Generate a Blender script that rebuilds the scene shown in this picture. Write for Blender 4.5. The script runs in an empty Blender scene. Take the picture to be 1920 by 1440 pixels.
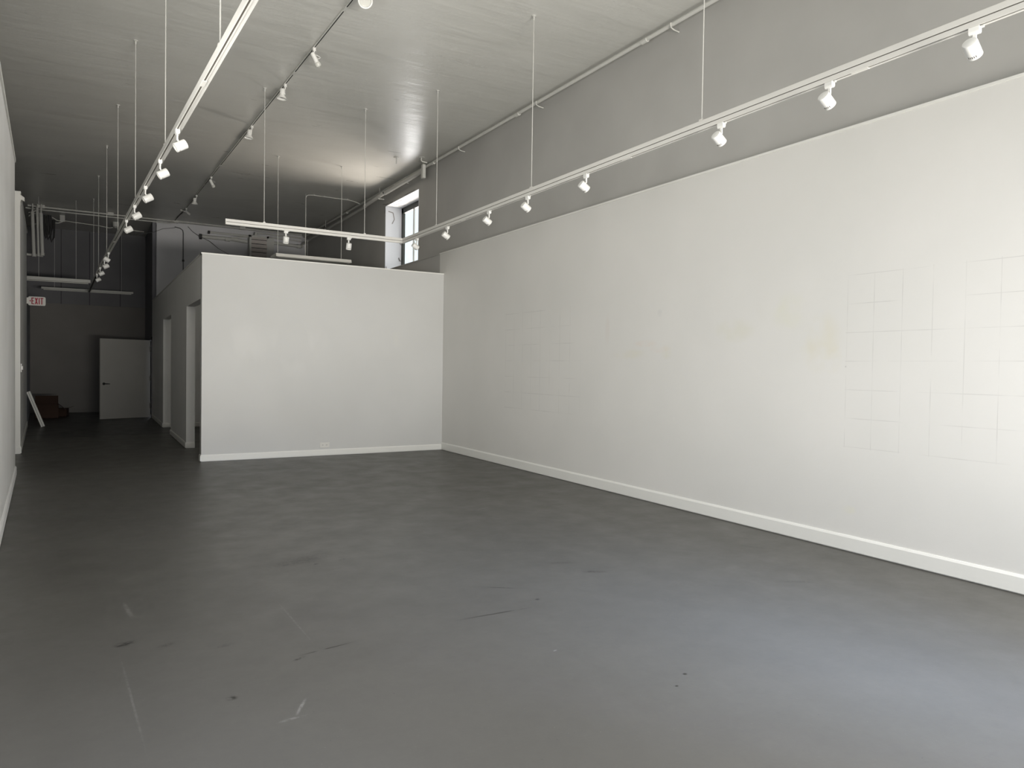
import bpy, math, random
from mathutils import Vector, Matrix

sc = bpy.context.scene
COL = sc.collection
random.seed(4)

# ------------------------------------------------------------------ camera
cam_d = bpy.data.cameras.new('camera')
cam = bpy.data.objects.new('camera', cam_d)
COL.objects.link(cam)
cam_d.sensor_width = 36.0
cam_d.lens = 1335.0 / 1920.0 * 36.0
cam_d.clip_end = 200
EYE = 1.5


def axes():
    a = Vector(((168 - 960) / 1335, -(678 - 720) / 1335, -1)).normalized()      # depth of the room in camera space
    b = Vector(((3210 - 960) / 1335, -(722 - 720) / 1335, -1))                   # across the room
    b = (b - a * b.dot(a)).normalized()
    c = b.cross(a)
    return Matrix((b, a, c))


cam.matrix_world = Matrix.Translation((0, 0, EYE)) @ axes().to_4x4()
sc.camera = cam

# ------------------------------------------------------------------ world, sun, exposure
sc.view_settings.view_transform = 'Standard'
sc.view_settings.look = 'None'
sc.view_settings.gamma = 1.0
sc.view_settings.exposure = -0.03
sc.view_settings.use_curve_mapping = False

world = bpy.data.worlds.new('world')
sc.world = world
world.use_nodes = True
bg = world.node_tree.nodes['Background']
bg.inputs[0].default_value = (0.88, 0.94, 1.0, 1)
bg.inputs[1].default_value = 1.3

sun_d = bpy.data.lights.new('sun', 'SUN')
sun_d.energy = 2.5
sun_d.angle = math.radians(0.6)
sun_d.color = (1.0, 0.92, 0.82)
sun = bpy.data.objects.new('sun', sun_d)
COL.objects.link(sun)
sun.rotation_euler = Vector((0.10, 0.42, -0.90)).to_track_quat('-Z', 'Y').to_euler()


def area(name, loc, direction, sx, sy, energy, color=(1, 1, 1), portal=False, spread=180):
    d = bpy.data.lights.new(name, 'AREA')
    d.shape = 'RECTANGLE'
    d.size, d.size_y = sx, sy
    d.energy = energy
    d.color = color
    d.spread = math.radians(spread)
    d.cycles.is_portal = portal
    o = bpy.data.objects.new(name, d)
    COL.objects.link(o)
    o.location = loc
    o.rotation_euler = Vector(direction).to_track_quat('-Z', 'Z').to_euler()
    return o


# daylight through the shop windows behind the camera: sky from above, light thrown up by the street
area('street_low', (2.6, -4.0, .6), (-.05, 1, .35), 4.0, .6, 238, (1.0, 0.955, 0.885), spread=80)
area('upper_sky', (3.2, -1.35, 3.9), (0, 1, -1.5), 3.6, .7, 225, (0.97, 0.96, 0.97), spread=110)
area('side_fill_upper', (-.62, 4.3, 2.2), (1, .3, .5), 2.0, 1.2, 43, (1.0, 0.97, 0.915))  # added area light from the left, lifts right wall and ceiling
area('side_fill_forward', (-.62, 4.3, 2.2), (1, .9, .2), 2.0, 1.2, 24, (1.0, 0.97, 0.915), spread=120)  # added area light, evens the brightness along the right wall
# daylight through the high side window: open sky, and the warm light thrown up by the sunlit roof below it
area('side_window_daylight', (8.0, 17.2, 3.9), (-1, -1.05, 0.08), 3.0, 2.4, 240, (1.0, 0.95, 0.97), spread=120)
area('roof_bounce', (7.3, 15.1, 3.75), (-1, -.30, .60), 2.0, 1.6, 135, (1.0, 0.86, 0.78), spread=90)
# cool area lights added for the bluish floor patches, right and left
area('cool_fill_right', (4.3, -1.35, 2.3), (-1.0, 4.1, -2.3), .8, 1.0, 40, (0.42, 0.60, 1.0), spread=42)
area('cool_fill_left', (-.55, 1.6, 2.2), (.75, 1.0, -2.2), 2.0, .8, 26, (0.80, 0.84, 1.0), spread=100)


# ------------------------------------------------------------------ node helpers
def material(name, color, rough=0.6, metal=0.0, spec=0.5):
    m = bpy.data.materials.new(name)
    m.use_nodes = True
    b = m.node_tree.nodes['Principled BSDF']
    b.inputs['Base Color'].default_value = (*color, 1)
    b.inputs['Roughness'].default_value = rough
    b.inputs['Metallic'].default_value = metal
    b.inputs['Specular IOR Level'].default_value = spec
    return m


class NT:
    """small wrapper to write procedural node graphs"""

    def __init__(self, m):
        self.t = m.node_tree
        self.b = self.t.nodes['Principled BSDF']
        self.co = self.t.nodes.new('ShaderNodeTexCoord').outputs['Object']

    def new(self, kind, **kw):
        n = self.t.nodes.new(kind)
        for k, v in kw.items():
            setattr(n, k, v)
        return n

    def put(self, sock, v):
        if isinstance(v, bpy.types.NodeSocket):
            self.t.links.new(v, sock)
        else:
            sock.default_value = v

    def math(self, op, a, b=0.0, c=0.0, clamp=False):
        n = self.new('ShaderNodeMath', operation=op, use_clamp=clamp)
        self.put(n.inputs[0], a)
        self.put(n.inputs[1], b)
        self.put(n.inputs[2], c)
        return n.outputs[0]

    def noise(self, scale, detail=3, rough=0.5, stretch=None, distortion=0.0):
        v = self.co
        if stretch:
            mp = self.new('ShaderNodeMapping')
            self.t.links.new(self.co, mp.inputs[0])
            mp.inputs['Scale'].default_value = stretch
            v = mp.outputs[0]
        n = self.new('ShaderNodeTexNoise')
        self.t.links.new(v, n.inputs['Vector'])
        n.inputs['Scale'].default_value = scale
        n.inputs['Detail'].default_value = detail
        n.inputs['Roughness'].default_value = rough
        n.inputs['Distortion'].default_value = distortion
        return n.outputs[0]

    def rng(self, v, a, b, c=0.0, d=1.0, smooth=False):
        n = self.new('ShaderNodeMapRange')
        if smooth:
            n.interpolation_type = 'SMOOTHSTEP'
        self.put(n.inputs['Value'], v)
        n.inputs['From Min'].default_value = a
        n.inputs['From Max'].default_value = b
        n.inputs['To Min'].default_value = c
        n.inputs['To Max'].default_value = d
        return n.outputs['Result']

    def mix(self, f, a, b):
        n = self.new('ShaderNodeMix', data_type='RGBA')
        self.put(n.inputs[0], f)
        for s, v in ((n.inputs[6], a), (n.inputs[7], b)):
            if isinstance(v, bpy.types.NodeSocket):
                self.t.links.new(v, s)
            else:
                s.default_value = (*v, 1)
        return n.outputs[2]

    def xyz(self):
        n = self.new('ShaderNodeSeparateXYZ')
        self.t.links.new(self.co, n.inputs[0])
        return n.outputs

    def spot(self, loc, scale, rotz=0.0, soft=0.0):
        """1 inside an ellipse round loc, 0 outside"""
        mp = self.new('ShaderNodeMapping', vector_type='TEXTURE')
        self.t.links.new(self.co, mp.inputs[0])
        mp.inputs['Location'].default_value = loc
        mp.inputs['Rotation'].default_value = (0, 0, rotz)
        mp.inputs['Scale'].default_value = scale
        ln = self.new('ShaderNodeVectorMath', operation='LENGTH')
        self.t.links.new(mp.outputs[0], ln.inputs[0])
        return self.rng(ln.outputs['Value'], 1.0, soft, 0, 1, True)

    def bump(self, h, strength=0.1, dist=0.01):
        n = self.new('ShaderNodeBump')
        n.inputs['Strength'].default_value = strength
        n.inputs['Distance'].default_value = dist
        self.put(n.inputs['Height'], h)
        self.t.links.new(n.outputs[0], self.b.inputs['Normal'])

    def color(self, c):
        self.t.links.new(c, self.b.inputs['Base Color'])


# ------------------------------------------------------------------ materials
WHITE = (0.76, 0.755, 0.725)
GREY = (0.49, 0.485, 0.465)


def painted(name, base, vary=0.05, rough=0.6, spec=0.3):
    m = material(name, base, rough, spec=spec)
    n = NT(m)
    a = n.noise(1.3, 4)
    dark = tuple(c * (1 - vary) for c in base)
    c = n.mix(n.rng(a, 0.35, 0.65), dark, base)
    n.color(c)
    n.bump(n.noise(55, 3), 0.06, 0.004)
    return m


M_WHITE = painted('white_wall_paint', WHITE, 0.04)
M_SIDE = painted('partition_side_paint', (0.85, 0.85, 0.83), 0.03)  # lighter than the partition front; its hallway side and inner wall
M_LEFT = painted('left_wall_paint', (0.85, 0.85, 0.84), 0.06)
M_TRIM = painted('white_trim_paint', (0.84, 0.84, 0.80), 0.02, 0.4)
M_GREY = painted('grey_wall_paint', GREY, 0.07, 0.55)
M_REAR = painted('cool_grey_wall_paint', (0.64, 0.64, 0.66), 0.05, 0.55)
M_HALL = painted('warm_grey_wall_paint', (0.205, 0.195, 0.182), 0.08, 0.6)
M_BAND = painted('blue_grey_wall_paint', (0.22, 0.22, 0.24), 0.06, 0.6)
M_PIPE = painted('grey_pipe_paint', (0.58, 0.58, 0.55), 0.1, 0.45)
M_LPIPE = painted('light_conduit_paint', (0.68, 0.68, 0.64), 0.08, 0.4)
M_METAL = painted('white_enamel', (0.74, 0.73, 0.69), 0.02, 0.32, 0.5)
M_LAMP = painted('white_lamp_enamel', (0.80, 0.80, 0.77), 0.01, 0.3, 0.5)
M_ROD = painted('painted_rod', (0.55, 0.55, 0.52), 0.05, 0.45)
M_SLOT = material('dark_slot', (0.10, 0.09, 0.075), 0.6)
M_BLACK = material('black_metal', (0.012, 0.012, 0.014), 0.4)
M_CABLE = material('dark_cable', (0.03, 0.03, 0.03), 0.6)
M_GCABLE = material('grey_cable', (0.10, 0.10, 0.105), 0.6)
M_GLASSLAMP = material('lamp_glass', (0.6, 0.6, 0.56), 0.15)
M_CARD = painted('dark_cardboard', (0.06, 0.035, 0.025), 0.25, 0.85)
M_DOOR = painted('door_paint', (0.46, 0.455, 0.43), 0.06, 0.5)
M_SIGN = material('sign_white', (0.80, 0.78, 0.74), 0.4)
M_RED = material('sign_red', (0.45, 0.02, 0.05), 0.5)
M_FRAME = painted('window_frame_paint', (0.05, 0.055, 0.05), 0.2, 0.5)
M_REVEAL = painted('reveal_paint', (0.70, 0.72, 0.76), 0.03, 0.7)
M_CHIP = material('chipped_paint', (0.30, 0.29, 0.28), 0.8)
M_PAVE = painted('pale_roofing', (0.55, 0.50, 0.45), 0.1, 0.9)


def right_wall_material():
    m = material('right_wall_paint', WHITE, 0.55, spec=0.3)
    n = NT(m)
    X, Y, Z = n.xyz()
    base = n.mix(n.rng(n.noise(0.9, 4), 0.35, 0.65), (0.735, 0.73, 0.70), (0.765, 0.757, 0.727))
    patchy = n.rng(n.noise(4.5, 3), 0.35, 0.62)
    # yellowed and pinkish stains left by old hangings
    for (y, z, ry, rz, col, k) in (
            (4.30, 2.05, .26, .22, (0.74, 0.74, 0.62), .9), (3.98, 1.78, .24, .34, (0.72, 0.69, 0.56), .9),
            (3.86, 1.62, .12, .16, (0.72, 0.68, 0.54), .8), (4.95, 1.90, .32, .15, (0.71, 0.70, 0.60), .9),
            (4.6, 2.12, .12, .2, (0.72, 0.71, 0.66), .8), (6.20, 1.80, .30, .055, (0.76, 0.66, 0.58), .9),
            (6.0, 1.73, .22, .05, (0.77, 0.66, 0.58), .9), (6.55, 1.68, .4, .07, (0.73, 0.71, 0.58), .8),
            (5.9, 1.70, .12, .1, (0.72, 0.71, 0.58), .8), (6.02, 2.14, .05, .06, (0.62, 0.62, 0.62), .7),
            (6.95, 1.98, .06, .25, (0.72, 0.67, 0.63), .7), (3.66, 0.35, .075, .045, (0.76, 0.75, 0.64), 1.)):
        mask = n.spot((5.48, y, z), (1, ry, rz), 0, 0.35)
        mask = n.math('MULTIPLY', mask, n.math('MULTIPLY', patchy, k * .5))
        base = n.mix(mask, base, col)
    # pencilled grids

    def grid(base, ys, sy, zs, sz, y0, y1, z0, z1, w, k):
        fy = n.math('ABSOLUTE', n.math('SUBTRACT', n.math('FRACT', n.math('ADD', n.math('DIVIDE', n.math('SUBTRACT', Y, ys), sy), 0.5)), 0.5))
        fz = n.math('ABSOLUTE', n.math('SUBTRACT', n.math('FRACT', n.math('ADD', n.math('DIVIDE', n.math('SUBTRACT', Z, zs), sz), 0.5)), 0.5))
        ly = n.rng(fy, w / sy, 0.3 * w / sy)
        lz = n.rng(fz, w / sz, 0.3 * w / sz)
        ly = n.math('MULTIPLY', ly, n.rng(n.noise(3.1, 2), .38, .62))
        lz = n.math('MULTIPLY', lz, n.rng(n.noise(2.3, 2), .42, .62))
        g = n.math('MAXIMUM', ly, lz)
        for s, lo, hi in ((Y, y0, y1), (Z, z0, z1)):
            g = n.math('MULTIPLY', g, n.math('MULTIPLY', n.rng(s, lo - .01, lo), n.rng(s, hi + .01, hi)))
        return n.mix(n.math('MULTIPLY', g, k), base, (0.38, 0.37, 0.36))
    base = grid(base, 3.724, 0.2345, 2.314, 0.2395, 1.9, 3.73, 0.875, 2.32, 0.004, .32)
    base = grid(base, 9.435, 0.2415, 2.309, 0.2355, 7.51, 9.45, 0.89, 2.32, 0.006, .25)
    # screw holes and filler dots
    vo = n.new('ShaderNodeTexVoronoi')
    n.t.links.new(n.co, vo.inputs['Vector'])
    vo.inputs['Scale'].default_value = 3.3
    dots = n.math('MULTIPLY', n.rng(vo.outputs['Distance'], 0.035, 0.012), n.math('MULTIPLY', n.rng(Y, 4.4, 3.9), n.rng(Z, 2.0, 1.9)))
    base = n.mix(n.math('MULTIPLY', dots, .55), base, (0.34, 0.33, 0.31))
    # the end behind the partition stays in the grey paint
    base = n.mix(n.rng(Y, 11.86, 11.87), base, GREY)
    n.color(base)
    n.bump(n.math('ADD', n.noise(40, 3), n.math('MULTIPLY', n.noise(2.2, 2), 2.0)), 0.08, 0.006)
    return m


def partition_material():
    m = material('partition_paint', WHITE, 0.5, spec=0.3)
    n = NT(m)
    base = n.mix(n.rng(n.noise(0.9, 3), 0.35, 0.65), (0.615, 0.617, 0.602), (0.645, 0.647, 0.632))
    blotch = n.noise(2.2, 2, 0.5, (1, 1, .45))
    blotch_mask = n.rng(blotch, 0.52, 0.62)  # where the paint colour gets lighter blotches
    for (x, z, rx, rz, col, k) in ((4.8, 1.95, .5, .18, (0.72, 0.71, 0.63), .4), (2.9, 1.75, .7, .5, (0.74, 0.74, 0.72), .3),
                                   (2.1, 1.75, .35, .5, (0.74, 0.74, 0.72), .3), (1.62, 1.55, .12, .3, (0.76, 0.76, 0.74), .4)):
        base = n.mix(n.math('MULTIPLY', n.math('MULTIPLY', n.spot((x, 11.69, z), (rx, 1, rz), 0, .3), blotch_mask), k), base, col)
    n.color(base)
    n.bump(n.noise(45, 3), 0.06, 0.004)
    return m


def floor_material():
    m = material('grey_painted_concrete', (0.13, 0.13, 0.125), 0.5, spec=0.42)
    n = NT(m)
    c = n.mix(n.rng(n.noise(0.7, 5, .6), 0.3, 0.7), (0.074, 0.0718, 0.064), (0.090, 0.0873, 0.078))
    fine = n.noise(26, 5, .7)
    c = n.mix(n.rng(fine, 0.35, 0.7, 0, .25), c, (0.062, 0.060, 0.055))
    streak = n.noise(5, 4, .65, (1.0, 3.2, 1))
    c = n.mix(n.rng(streak, 0.60, 0.75, 0, .22), c, (0.055, 0.053, 0.049))
    c = n.mix(n.rng(n.noise(90, 2, .6), 0.72, 0.77, 0, .45), c, (0.25, 0.245, 0.23))
    c = n.mix(n.rng(n.noise(33, 2, .6), 0.745, 0.77, 0, .6), c, (0.035, 0.035, 0.033))
    # floor colour darkens past a wavy line in the hallway
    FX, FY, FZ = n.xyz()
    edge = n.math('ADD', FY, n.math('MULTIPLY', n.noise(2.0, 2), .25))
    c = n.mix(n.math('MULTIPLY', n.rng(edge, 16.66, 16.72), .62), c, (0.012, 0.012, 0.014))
    # scuffs, smudges and scratches
    rag = n.rng(n.noise(38, 4, .7), .40, .56)
    for (x, y, lx, ly, rot, dark, k) in (
            (0.16, 4.27, .07, .05, .2, 1, .75), (1.26, 5.40, .05, .025, .5, 1, .8), (1.47, 5.33, .045, .02, .7, 1, .8),
            (1.38, 5.48, .34, .14, .3, 1, .45), (1.68, 5.36, .05, .03, .4, 1, .5), (0.92, 3.64, .05, .016, .5, 1, .8),
            (3.22, 4.18, .12, .035, -.5, 1, .65), (3.12, 4.50, .16, .04, -.4, 1, .4), (2.50, 3.85, .022, .018, 0, 1, 1),
            (2.53, 2.55, .016, .013, 0, 1, 1), (2.40, 2.47, .012, .01, 0, 1, 1), (0.35, 4.15, .06, .03, .3, 1, .4),
            (0.62, 4.0, .07, .03, .3, 1, .4), (4.35, 3.3, .16, .03, -.6, 1, .4), (4.9, 4.1, .2, .03, -.9, 1, .4),
            (0.55, 3.35, .035, .03, 0, 1, .7), (0.20, 4.85, .02, .22, .1, 0, .45), (0.80, 3.12, .012, .10, -.5, 0, .7),
            (0.74, 3.03, .08, .012, .1, 0, .5), (3.6, 6.63, .16, .012, .45, 0, .8), (2.13, 3.1, .02, .008, .3, 0, .9),
            (1.03, 4.2, .008, .5, .02, 0, .35), (0.16, 3.6, .008, .7, .05, 0, .30)):
        s = n.spot((x, y, 0), (lx, ly, 1), rot, 0.25)
        s = n.math('MULTIPLY', s, n.math('MULTIPLY', rag, k) if lx + ly > .06 else k)
        c = n.mix(n.math('MULTIPLY', s, 1.25, clamp=True) if dark else n.math('MULTIPLY', s, .55), c, (0.012, 0.011, 0.010) if dark else (0.30, 0.295, 0.28))
    for (x, y, ln, rot, dark) in ((2.13, 3.745, .37, -.03, 1), (1.08, 3.70, .22, .15, 1), (2.42, 4.17, .17, -.62, 1)):
        s = n.spot((x, y, 0), (ln, .009, 1), rot, 0.2)
        c = n.mix(n.math('MULTIPLY', s, n.rng(n.noise(14, 2), .32, .5, 0, .95)), c, (0.015, 0.014, 0.013))
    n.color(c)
    n.t.links.new(n.rng(n.noise(3, 4, .6), .3, .7, .36, .48), n.b.inputs['Roughness'])
    n.bump(n.math('ADD', n.noise(2.5, 4), n.math('MULTIPLY', n.noise(60, 3), .15)), 0.12, 0.01)
    return m


def ceiling_material():
    m = material('grey_ceiling_paint', (0.30, 0.30, 0.275), 0.34, spec=0.5)
    n = NT(m)
    c = n.mix(n.rng(n.noise(0.8, 4), 0.35, 0.65), (0.60, 0.60, 0.565), (0.635, 0.635, 0.60))
    crack = n.noise(1.4, 4, .6, (.35, 1.6, 1))
    line = n.rng(n.math('ABSOLUTE', n.math('SUBTRACT', crack, .5)), .0008, .0001)
    c = n.mix(n.math('MULTIPLY', line, n.rng(n.noise(1.1, 2), .52, .62, 0, .22)), c, (0.70, 0.69, 0.65))
    n.color(c)
    h = n.math('ADD', n.math('ADD', n.noise(1.2, 3, .5, (.5, 2.0, 1)), n.math('MULTIPLY', n.noise(4.0, 3, .5, (.35, 2.6, 1)), .35)), n.math('MULTIPLY', n.noise(30, 3), .06))
    n.bump(h, 0.30, 0.04)
    n.t.links.new(n.rng(n.noise(1.5, 4, .6, (.6, 2, 1)), .3, .7, .27, .38), n.b.inputs['Roughness'])
    return m


def panel_material():
    m = material('grey_panelling', (0.30, 0.30, 0.31), 0.55, spec=.3)
    n = NT(m)
    X, Y, Z = n.xyz()
    c = n.mix(n.rng(n.noise(1.1, 3), .35, .65), (0.145, 0.145, 0.155), (0.165, 0.165, 0.175))
    s = None
    for x in (-0.71, 0.0, 0.79):
        l = n.rng(n.math('ABSOLUTE', n.math('SUBTRACT', X, x)), .014, .006)
        s = l if s is None else n.math('MAXIMUM', s, l)
    c = n.mix(n.math('MULTIPLY', s, .85), c, (0.04, 0.04, 0.045))
    n.color(c)
    return m


M_RIGHT = right_wall_material()
M_PART = partition_material()
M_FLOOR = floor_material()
M_CEIL = ceiling_material()
M_PANEL = panel_material()
m = bpy.data.materials.new('window_glass')
m.use_nodes = True
nt = m.node_tree
nt.nodes.remove(nt.nodes['Principled BSDF'])
clear = nt.nodes.new('ShaderNodeBsdfTransparent')
clear.inputs[0].default_value = (0.95, 0.97, 0.96, 1)
shine = nt.nodes.new('ShaderNodeBsdfGlossy')
shine.inputs['Roughness'].default_value = 0.03
mixer = nt.nodes.new('ShaderNodeMixShader')
mixer.inputs[0].default_value = 0.06
nt.links.new(clear.outputs[0], mixer.inputs[1])
nt.links.new(shine.outputs[0], mixer.inputs[2])
nt.links.new(mixer.outputs[0], nt.nodes['Material Output'].inputs[0])
M_GLASS = m


# ------------------------------------------------------------------ mesh builder
class MB:
    def __init__(self):
        self.v, self.f, self.s = [], [], []

    def face(self, idx, smooth=False):
        self.f.append(idx)
        self.s.append(smooth)

    def box(self, a, b):
        x0, y0, z0 = [min(p, q) for p, q in zip(a, b)]
        x1, y1, z1 = [max(p, q) for p, q in zip(a, b)]
        k = len(self.v)
        self.v += [(x0, y0, z0), (x1, y0, z0), (x1, y1, z0), (x0, y1, z0), (x0, y0, z1), (x1, y0, z1), (x1, y1, z1), (x0, y1, z1)]
        for q in ((0, 3, 2, 1), (4, 5, 6, 7), (0, 1, 5, 4), (1, 2, 6, 5), (2, 3, 7, 6), (3, 0, 4, 7)):
            self.face([k + i for i in q])
        return self

    def prism(self, pts, d):
        """polygon (3-D points) extruded by vector d"""
        k = len(self.v)
        n = len(pts)
        d = Vector(d)
        self.v += [tuple(p) for p in pts] + [tuple(Vector(p) + d) for p in pts]
        self.face([k + i for i in range(n)][::-1])
        self.face([k + n + i for i in range(n)])
        for i in range(n):
            j = (i + 1) % n
            self.face([k + i, k + j, k + n + j, k + n + i])
        return self

    def bar(self, p, q, w, h, up=(0, 0, 1)):
        """rectangular bar from p to q, w across, h along up; p and q on its centre line"""
        p, q = Vector(p), Vector(q)
        a = (q - p).normalized()
        side = a.cross(Vector(up)).normalized()
        u = side.cross(a).normalized()
        pts = [p + side * (s * w / 2) + u * (t * h / 2) for s, t in ((-1, -1), (1, -1), (1, 1), (-1, 1))]
        return self.prism(pts, q - p)

    def sweep(self, profile, path):
        """profile (side, up) swept along a horizontal path with mitred corners"""
        P = [Vector(p) for p in path]
        rings = []
        for i, p in enumerate(P):
            d0 = (P[i] - P[i - 1]).normalized() if i else (P[1] - P[0]).normalized()
            d1 = (P[i + 1] - P[i]).normalized() if i < len(P) - 1 else d0
            t = (d0 + d1).normalized()
            s = Vector((t.y, -t.x, 0)).normalized()
            k = 1 / max(.3, t.dot(d0))
            rings.append([tuple(p + s * (a * k) + Vector((0, 0, b))) for a, b in profile])
        k0 = len(self.v)
        n = len(profile)
        for r in rings:
            self.v += r
        for i in range(len(rings) - 1):
            for j in range(n):
                jj = (j + 1) % n
                a = k0 + i * n
                self.face([a + j, a + jj, a + n + jj, a + n + j])
        self.face([k0 + j for j in range(n)][::-1])
        self.face([k0 + (len(rings) - 1) * n + j for j in range(n)])
        return self

    def tube(self, path, r, n=12, smooth=True):
        P = [Vector(p) for p in path]
        k0 = len(self.v)
        ref = None
        for i, p in enumerate(P):
            d0 = (P[i] - P[i - 1]).normalized() if i else (P[1] - P[0]).normalized()
            d1 = (P[i + 1] - P[i]).normalized() if i < len(P) - 1 else d0
            t = (d0 + d1)
            t = t.normalized() if t.length > 1e-6 else d0
            if ref is None:
                ref = Vector((0, 0, 1)) if abs(t.z) < .9 else Vector((1, 0, 0))
            u = (ref - t * ref.dot(t)).normalized()
            ref = u
            w = t.cross(u)
            rr = r[i] if isinstance(r, (list, tuple)) else r
            for j in range(n):
                a = 2 * math.pi * j / n
                self.v.append(tuple(p + (u * math.cos(a) + w * math.sin(a)) * rr))
        for i in range(len(P) - 1):
            for j in range(n):
                jj = (j + 1) % n
                a = k0 + i * n
                self.face([a + j, a + n + j, a + n + jj, a + jj], smooth)
        self.face([k0 + j for j in range(n)])
        self.face([k0 + (len(P) - 1) * n + j for j in range(n)][::-1])
        return self

    def lathe(self, origin, axis, prof, n=32, smooth=True):
        """prof: (distance along axis, radius) pairs; open ends unless radius 0"""
        o = Vector(origin)
        a = Vector(axis).normalized()
        u = a.orthogonal().normalized()
        w = a.cross(u)
        k0 = len(self.v)
        for d, r in prof:
            for j in range(n):
                t = 2 * math.pi * j / n
                self.v.append(tuple(o + a * d + (u * math.cos(t) + w * math.sin(t)) * max(r, 1e-5)))
        for i in range(len(prof) - 1):
            sm = smooth
            for j in range(n):
                jj = (j + 1) % n
                q = k0 + i * n
                self.face([q + j, q + jj, q + n + jj, q + n + j], sm)
        return self

    def build(self, name, mat, parent=None, bevel=0.0, kind=None):
        off = Vector((0, 0, 0))
        if parent is not None:
            p = parent
            while p is not None:
                off += p.location
                p = p.parent
        me = bpy.data.meshes.new(name)
        me.from_pydata([tuple(Vector(v) - off) for v in self.v], [], self.f)
        me.polygons.foreach_set('use_smooth', self.s)
        me.materials.append(mat)
        me.update()
        if any(self.s):
            try:
                me.set_sharp_from_angle(angle=math.radians(40))
            except Exception:
                pass
        o = bpy.data.objects.new(name, me)
        COL.objects.link(o)
        if parent is not None:
            o.parent = parent
        if bevel:
            md = o.modifiers.new('bevel', 'BEVEL')
            md.width = bevel
            md.segments = 2
            md.limit_method = 'ANGLE'
        if kind:
            o['kind'] = kind
        return o


def struct(name, mb, mat, parent=None, bevel=0.0):
    o = mb.build(name, mat, parent, bevel)
    if parent is None:
        o['kind'] = 'structure'
    return o


def thing(name, loc, label, cat, group=None):
    o = bpy.data.objects.new(name, None)
    COL.objects.link(o)
    o.location = loc
    o.empty_display_size = .05
    tag(o, label, cat, group)
    return o


def tag(o, label, cat, group=None):
    o['label'] = label
    o['category'] = cat
    if group:
        o['group'] = group
    return o


def copy_tree(o, parent=None):
    c = o.copy()
    COL.objects.link(c)
    c.parent = parent
    for ch in o.children:
        copy_tree(ch, c)
    return c


# ------------------------------------------------------------------ the setting
CEIL = 5.32
XR, XU = 5.48, 5.525          # furred-out lower wall face, original wall face above it
YP = 11.69                    # front of the white partition
XP = 1.46                     # its hallway side
PT = 3.175                    # its height
YR = 21.5                     # grey cross wall behind it
YE = 24.5                     # end of the hallway
YF = -1.2                     # shop front behind the camera
XO = -3.2                     # outer left wall


def xl(y):                    # the slightly skewed left wall
    return -0.30 - 0.0475 * y


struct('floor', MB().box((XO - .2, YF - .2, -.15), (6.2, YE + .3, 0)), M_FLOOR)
struct('ceiling', MB().box((XO - .2, YF - .2, CEIL), (6.2, YE + .3, CEIL + .2)), M_CEIL)

# right wall: masonry with the high window opening, lower part furred out and white
WY0, WY1, WZ0, WZ1 = 12.97, 14.80, 2.4, 4.97
mb = MB()
mb.box((XU, YF, 0), (XU + .45, WY0, CEIL)).box((XU, WY1, 0), (XU + .45, YE + .1, CEIL))
mb.box((XU, WY0, WZ1), (XU + .45, WY1, CEIL)).box((XU, WY0, 0), (XU + .45, WY1, WZ0))
struct('wall_right', mb, M_GREY)
struct('wall_right_lower', MB().box((XR, YF, 0), (XU - .001, YR, 3.54)), M_RIGHT)
struct('trim_1', MB().box((XR - .012, YF, 3.54), (XU - .001, 11.86, 3.56)), M_TRIM)
struct('trim_2', MB().box((XR - .012, 11.86, 3.54), (XU - .001, YR, 3.56)), M_GREY)

# plaster lining of the window opening
mb = MB()
mb.box((XU - .002, WY1 - .012, WZ0), (XU + .41, WY1, WZ1)).box((XU - .002, WY0, WZ0), (XU + .41, WY0 + .012, WZ1))
mb.box((XU - .002, WY0, WZ1 - .012), (XU + .41, WY1, WZ1)).box((XU - .002, WY0, WZ0), (XU + .41, WY1, WZ0 + .012))
struct('trim_3', mb, M_REVEAL)

# window in the right wall
xw = XU + .37
win = MB()
win.box((xw, WY0, WZ0 + .01), (xw + .05, WY0 + .075, WZ1 - .01)).box((xw, WY1 - .10, WZ0 + .01), (xw + .05, WY1 - .012, WZ1 - .01))
win.box((xw, WY0, WZ1 - .13), (xw + .05, WY1, WZ1 - .012)).box((xw, WY0, WZ0 + .01), (xw + .05, WY1, WZ0 + .09))
winf = struct('window_1', win, M_FRAME)
MB().box((xw + .012, 14.13, WZ0 + .09), (xw + .038, 14.165, WZ1 - .13)).box((xw + .012, 13.53, WZ0 + .09), (xw + .038, 13.56, WZ1 - .13)).build('muntin', M_PIPE, winf)
MB().box((xw + .022, WY0 + .075, WZ0 + .09), (xw + .026, WY1 - .1, WZ1 - .13)).build('pane', M_GLASS, winf)

# end walls and cross walls
mb = MB().box((XO, YE, 0), (XP + .3, YE + .2, 3.165))
struct('wall_hall_end', mb, M_HALL)
struct('wall_hall_end_upper', MB().box((XO, YE - .03, 3.165), (XP + .3, YE + .2, CEIL)), M_PANEL)
struct('wall_rear', MB().box((1.55, YR, 0), (XU + .001, YR + .15, CEIL)), M_REAR)
# wall on the right of the hall beyond the partition, dark above
mb = MB().box((XP, YR + .15, 0), (XP + .12, 21.66, CEIL)).box((XP, 23.05, 0), (XP + .12, YE, CEIL)).box((XP, 21.66, 2.16), (XP + .12, 23.05, CEIL))
struct('wall_hall_right', mb, M_BAND)

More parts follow.
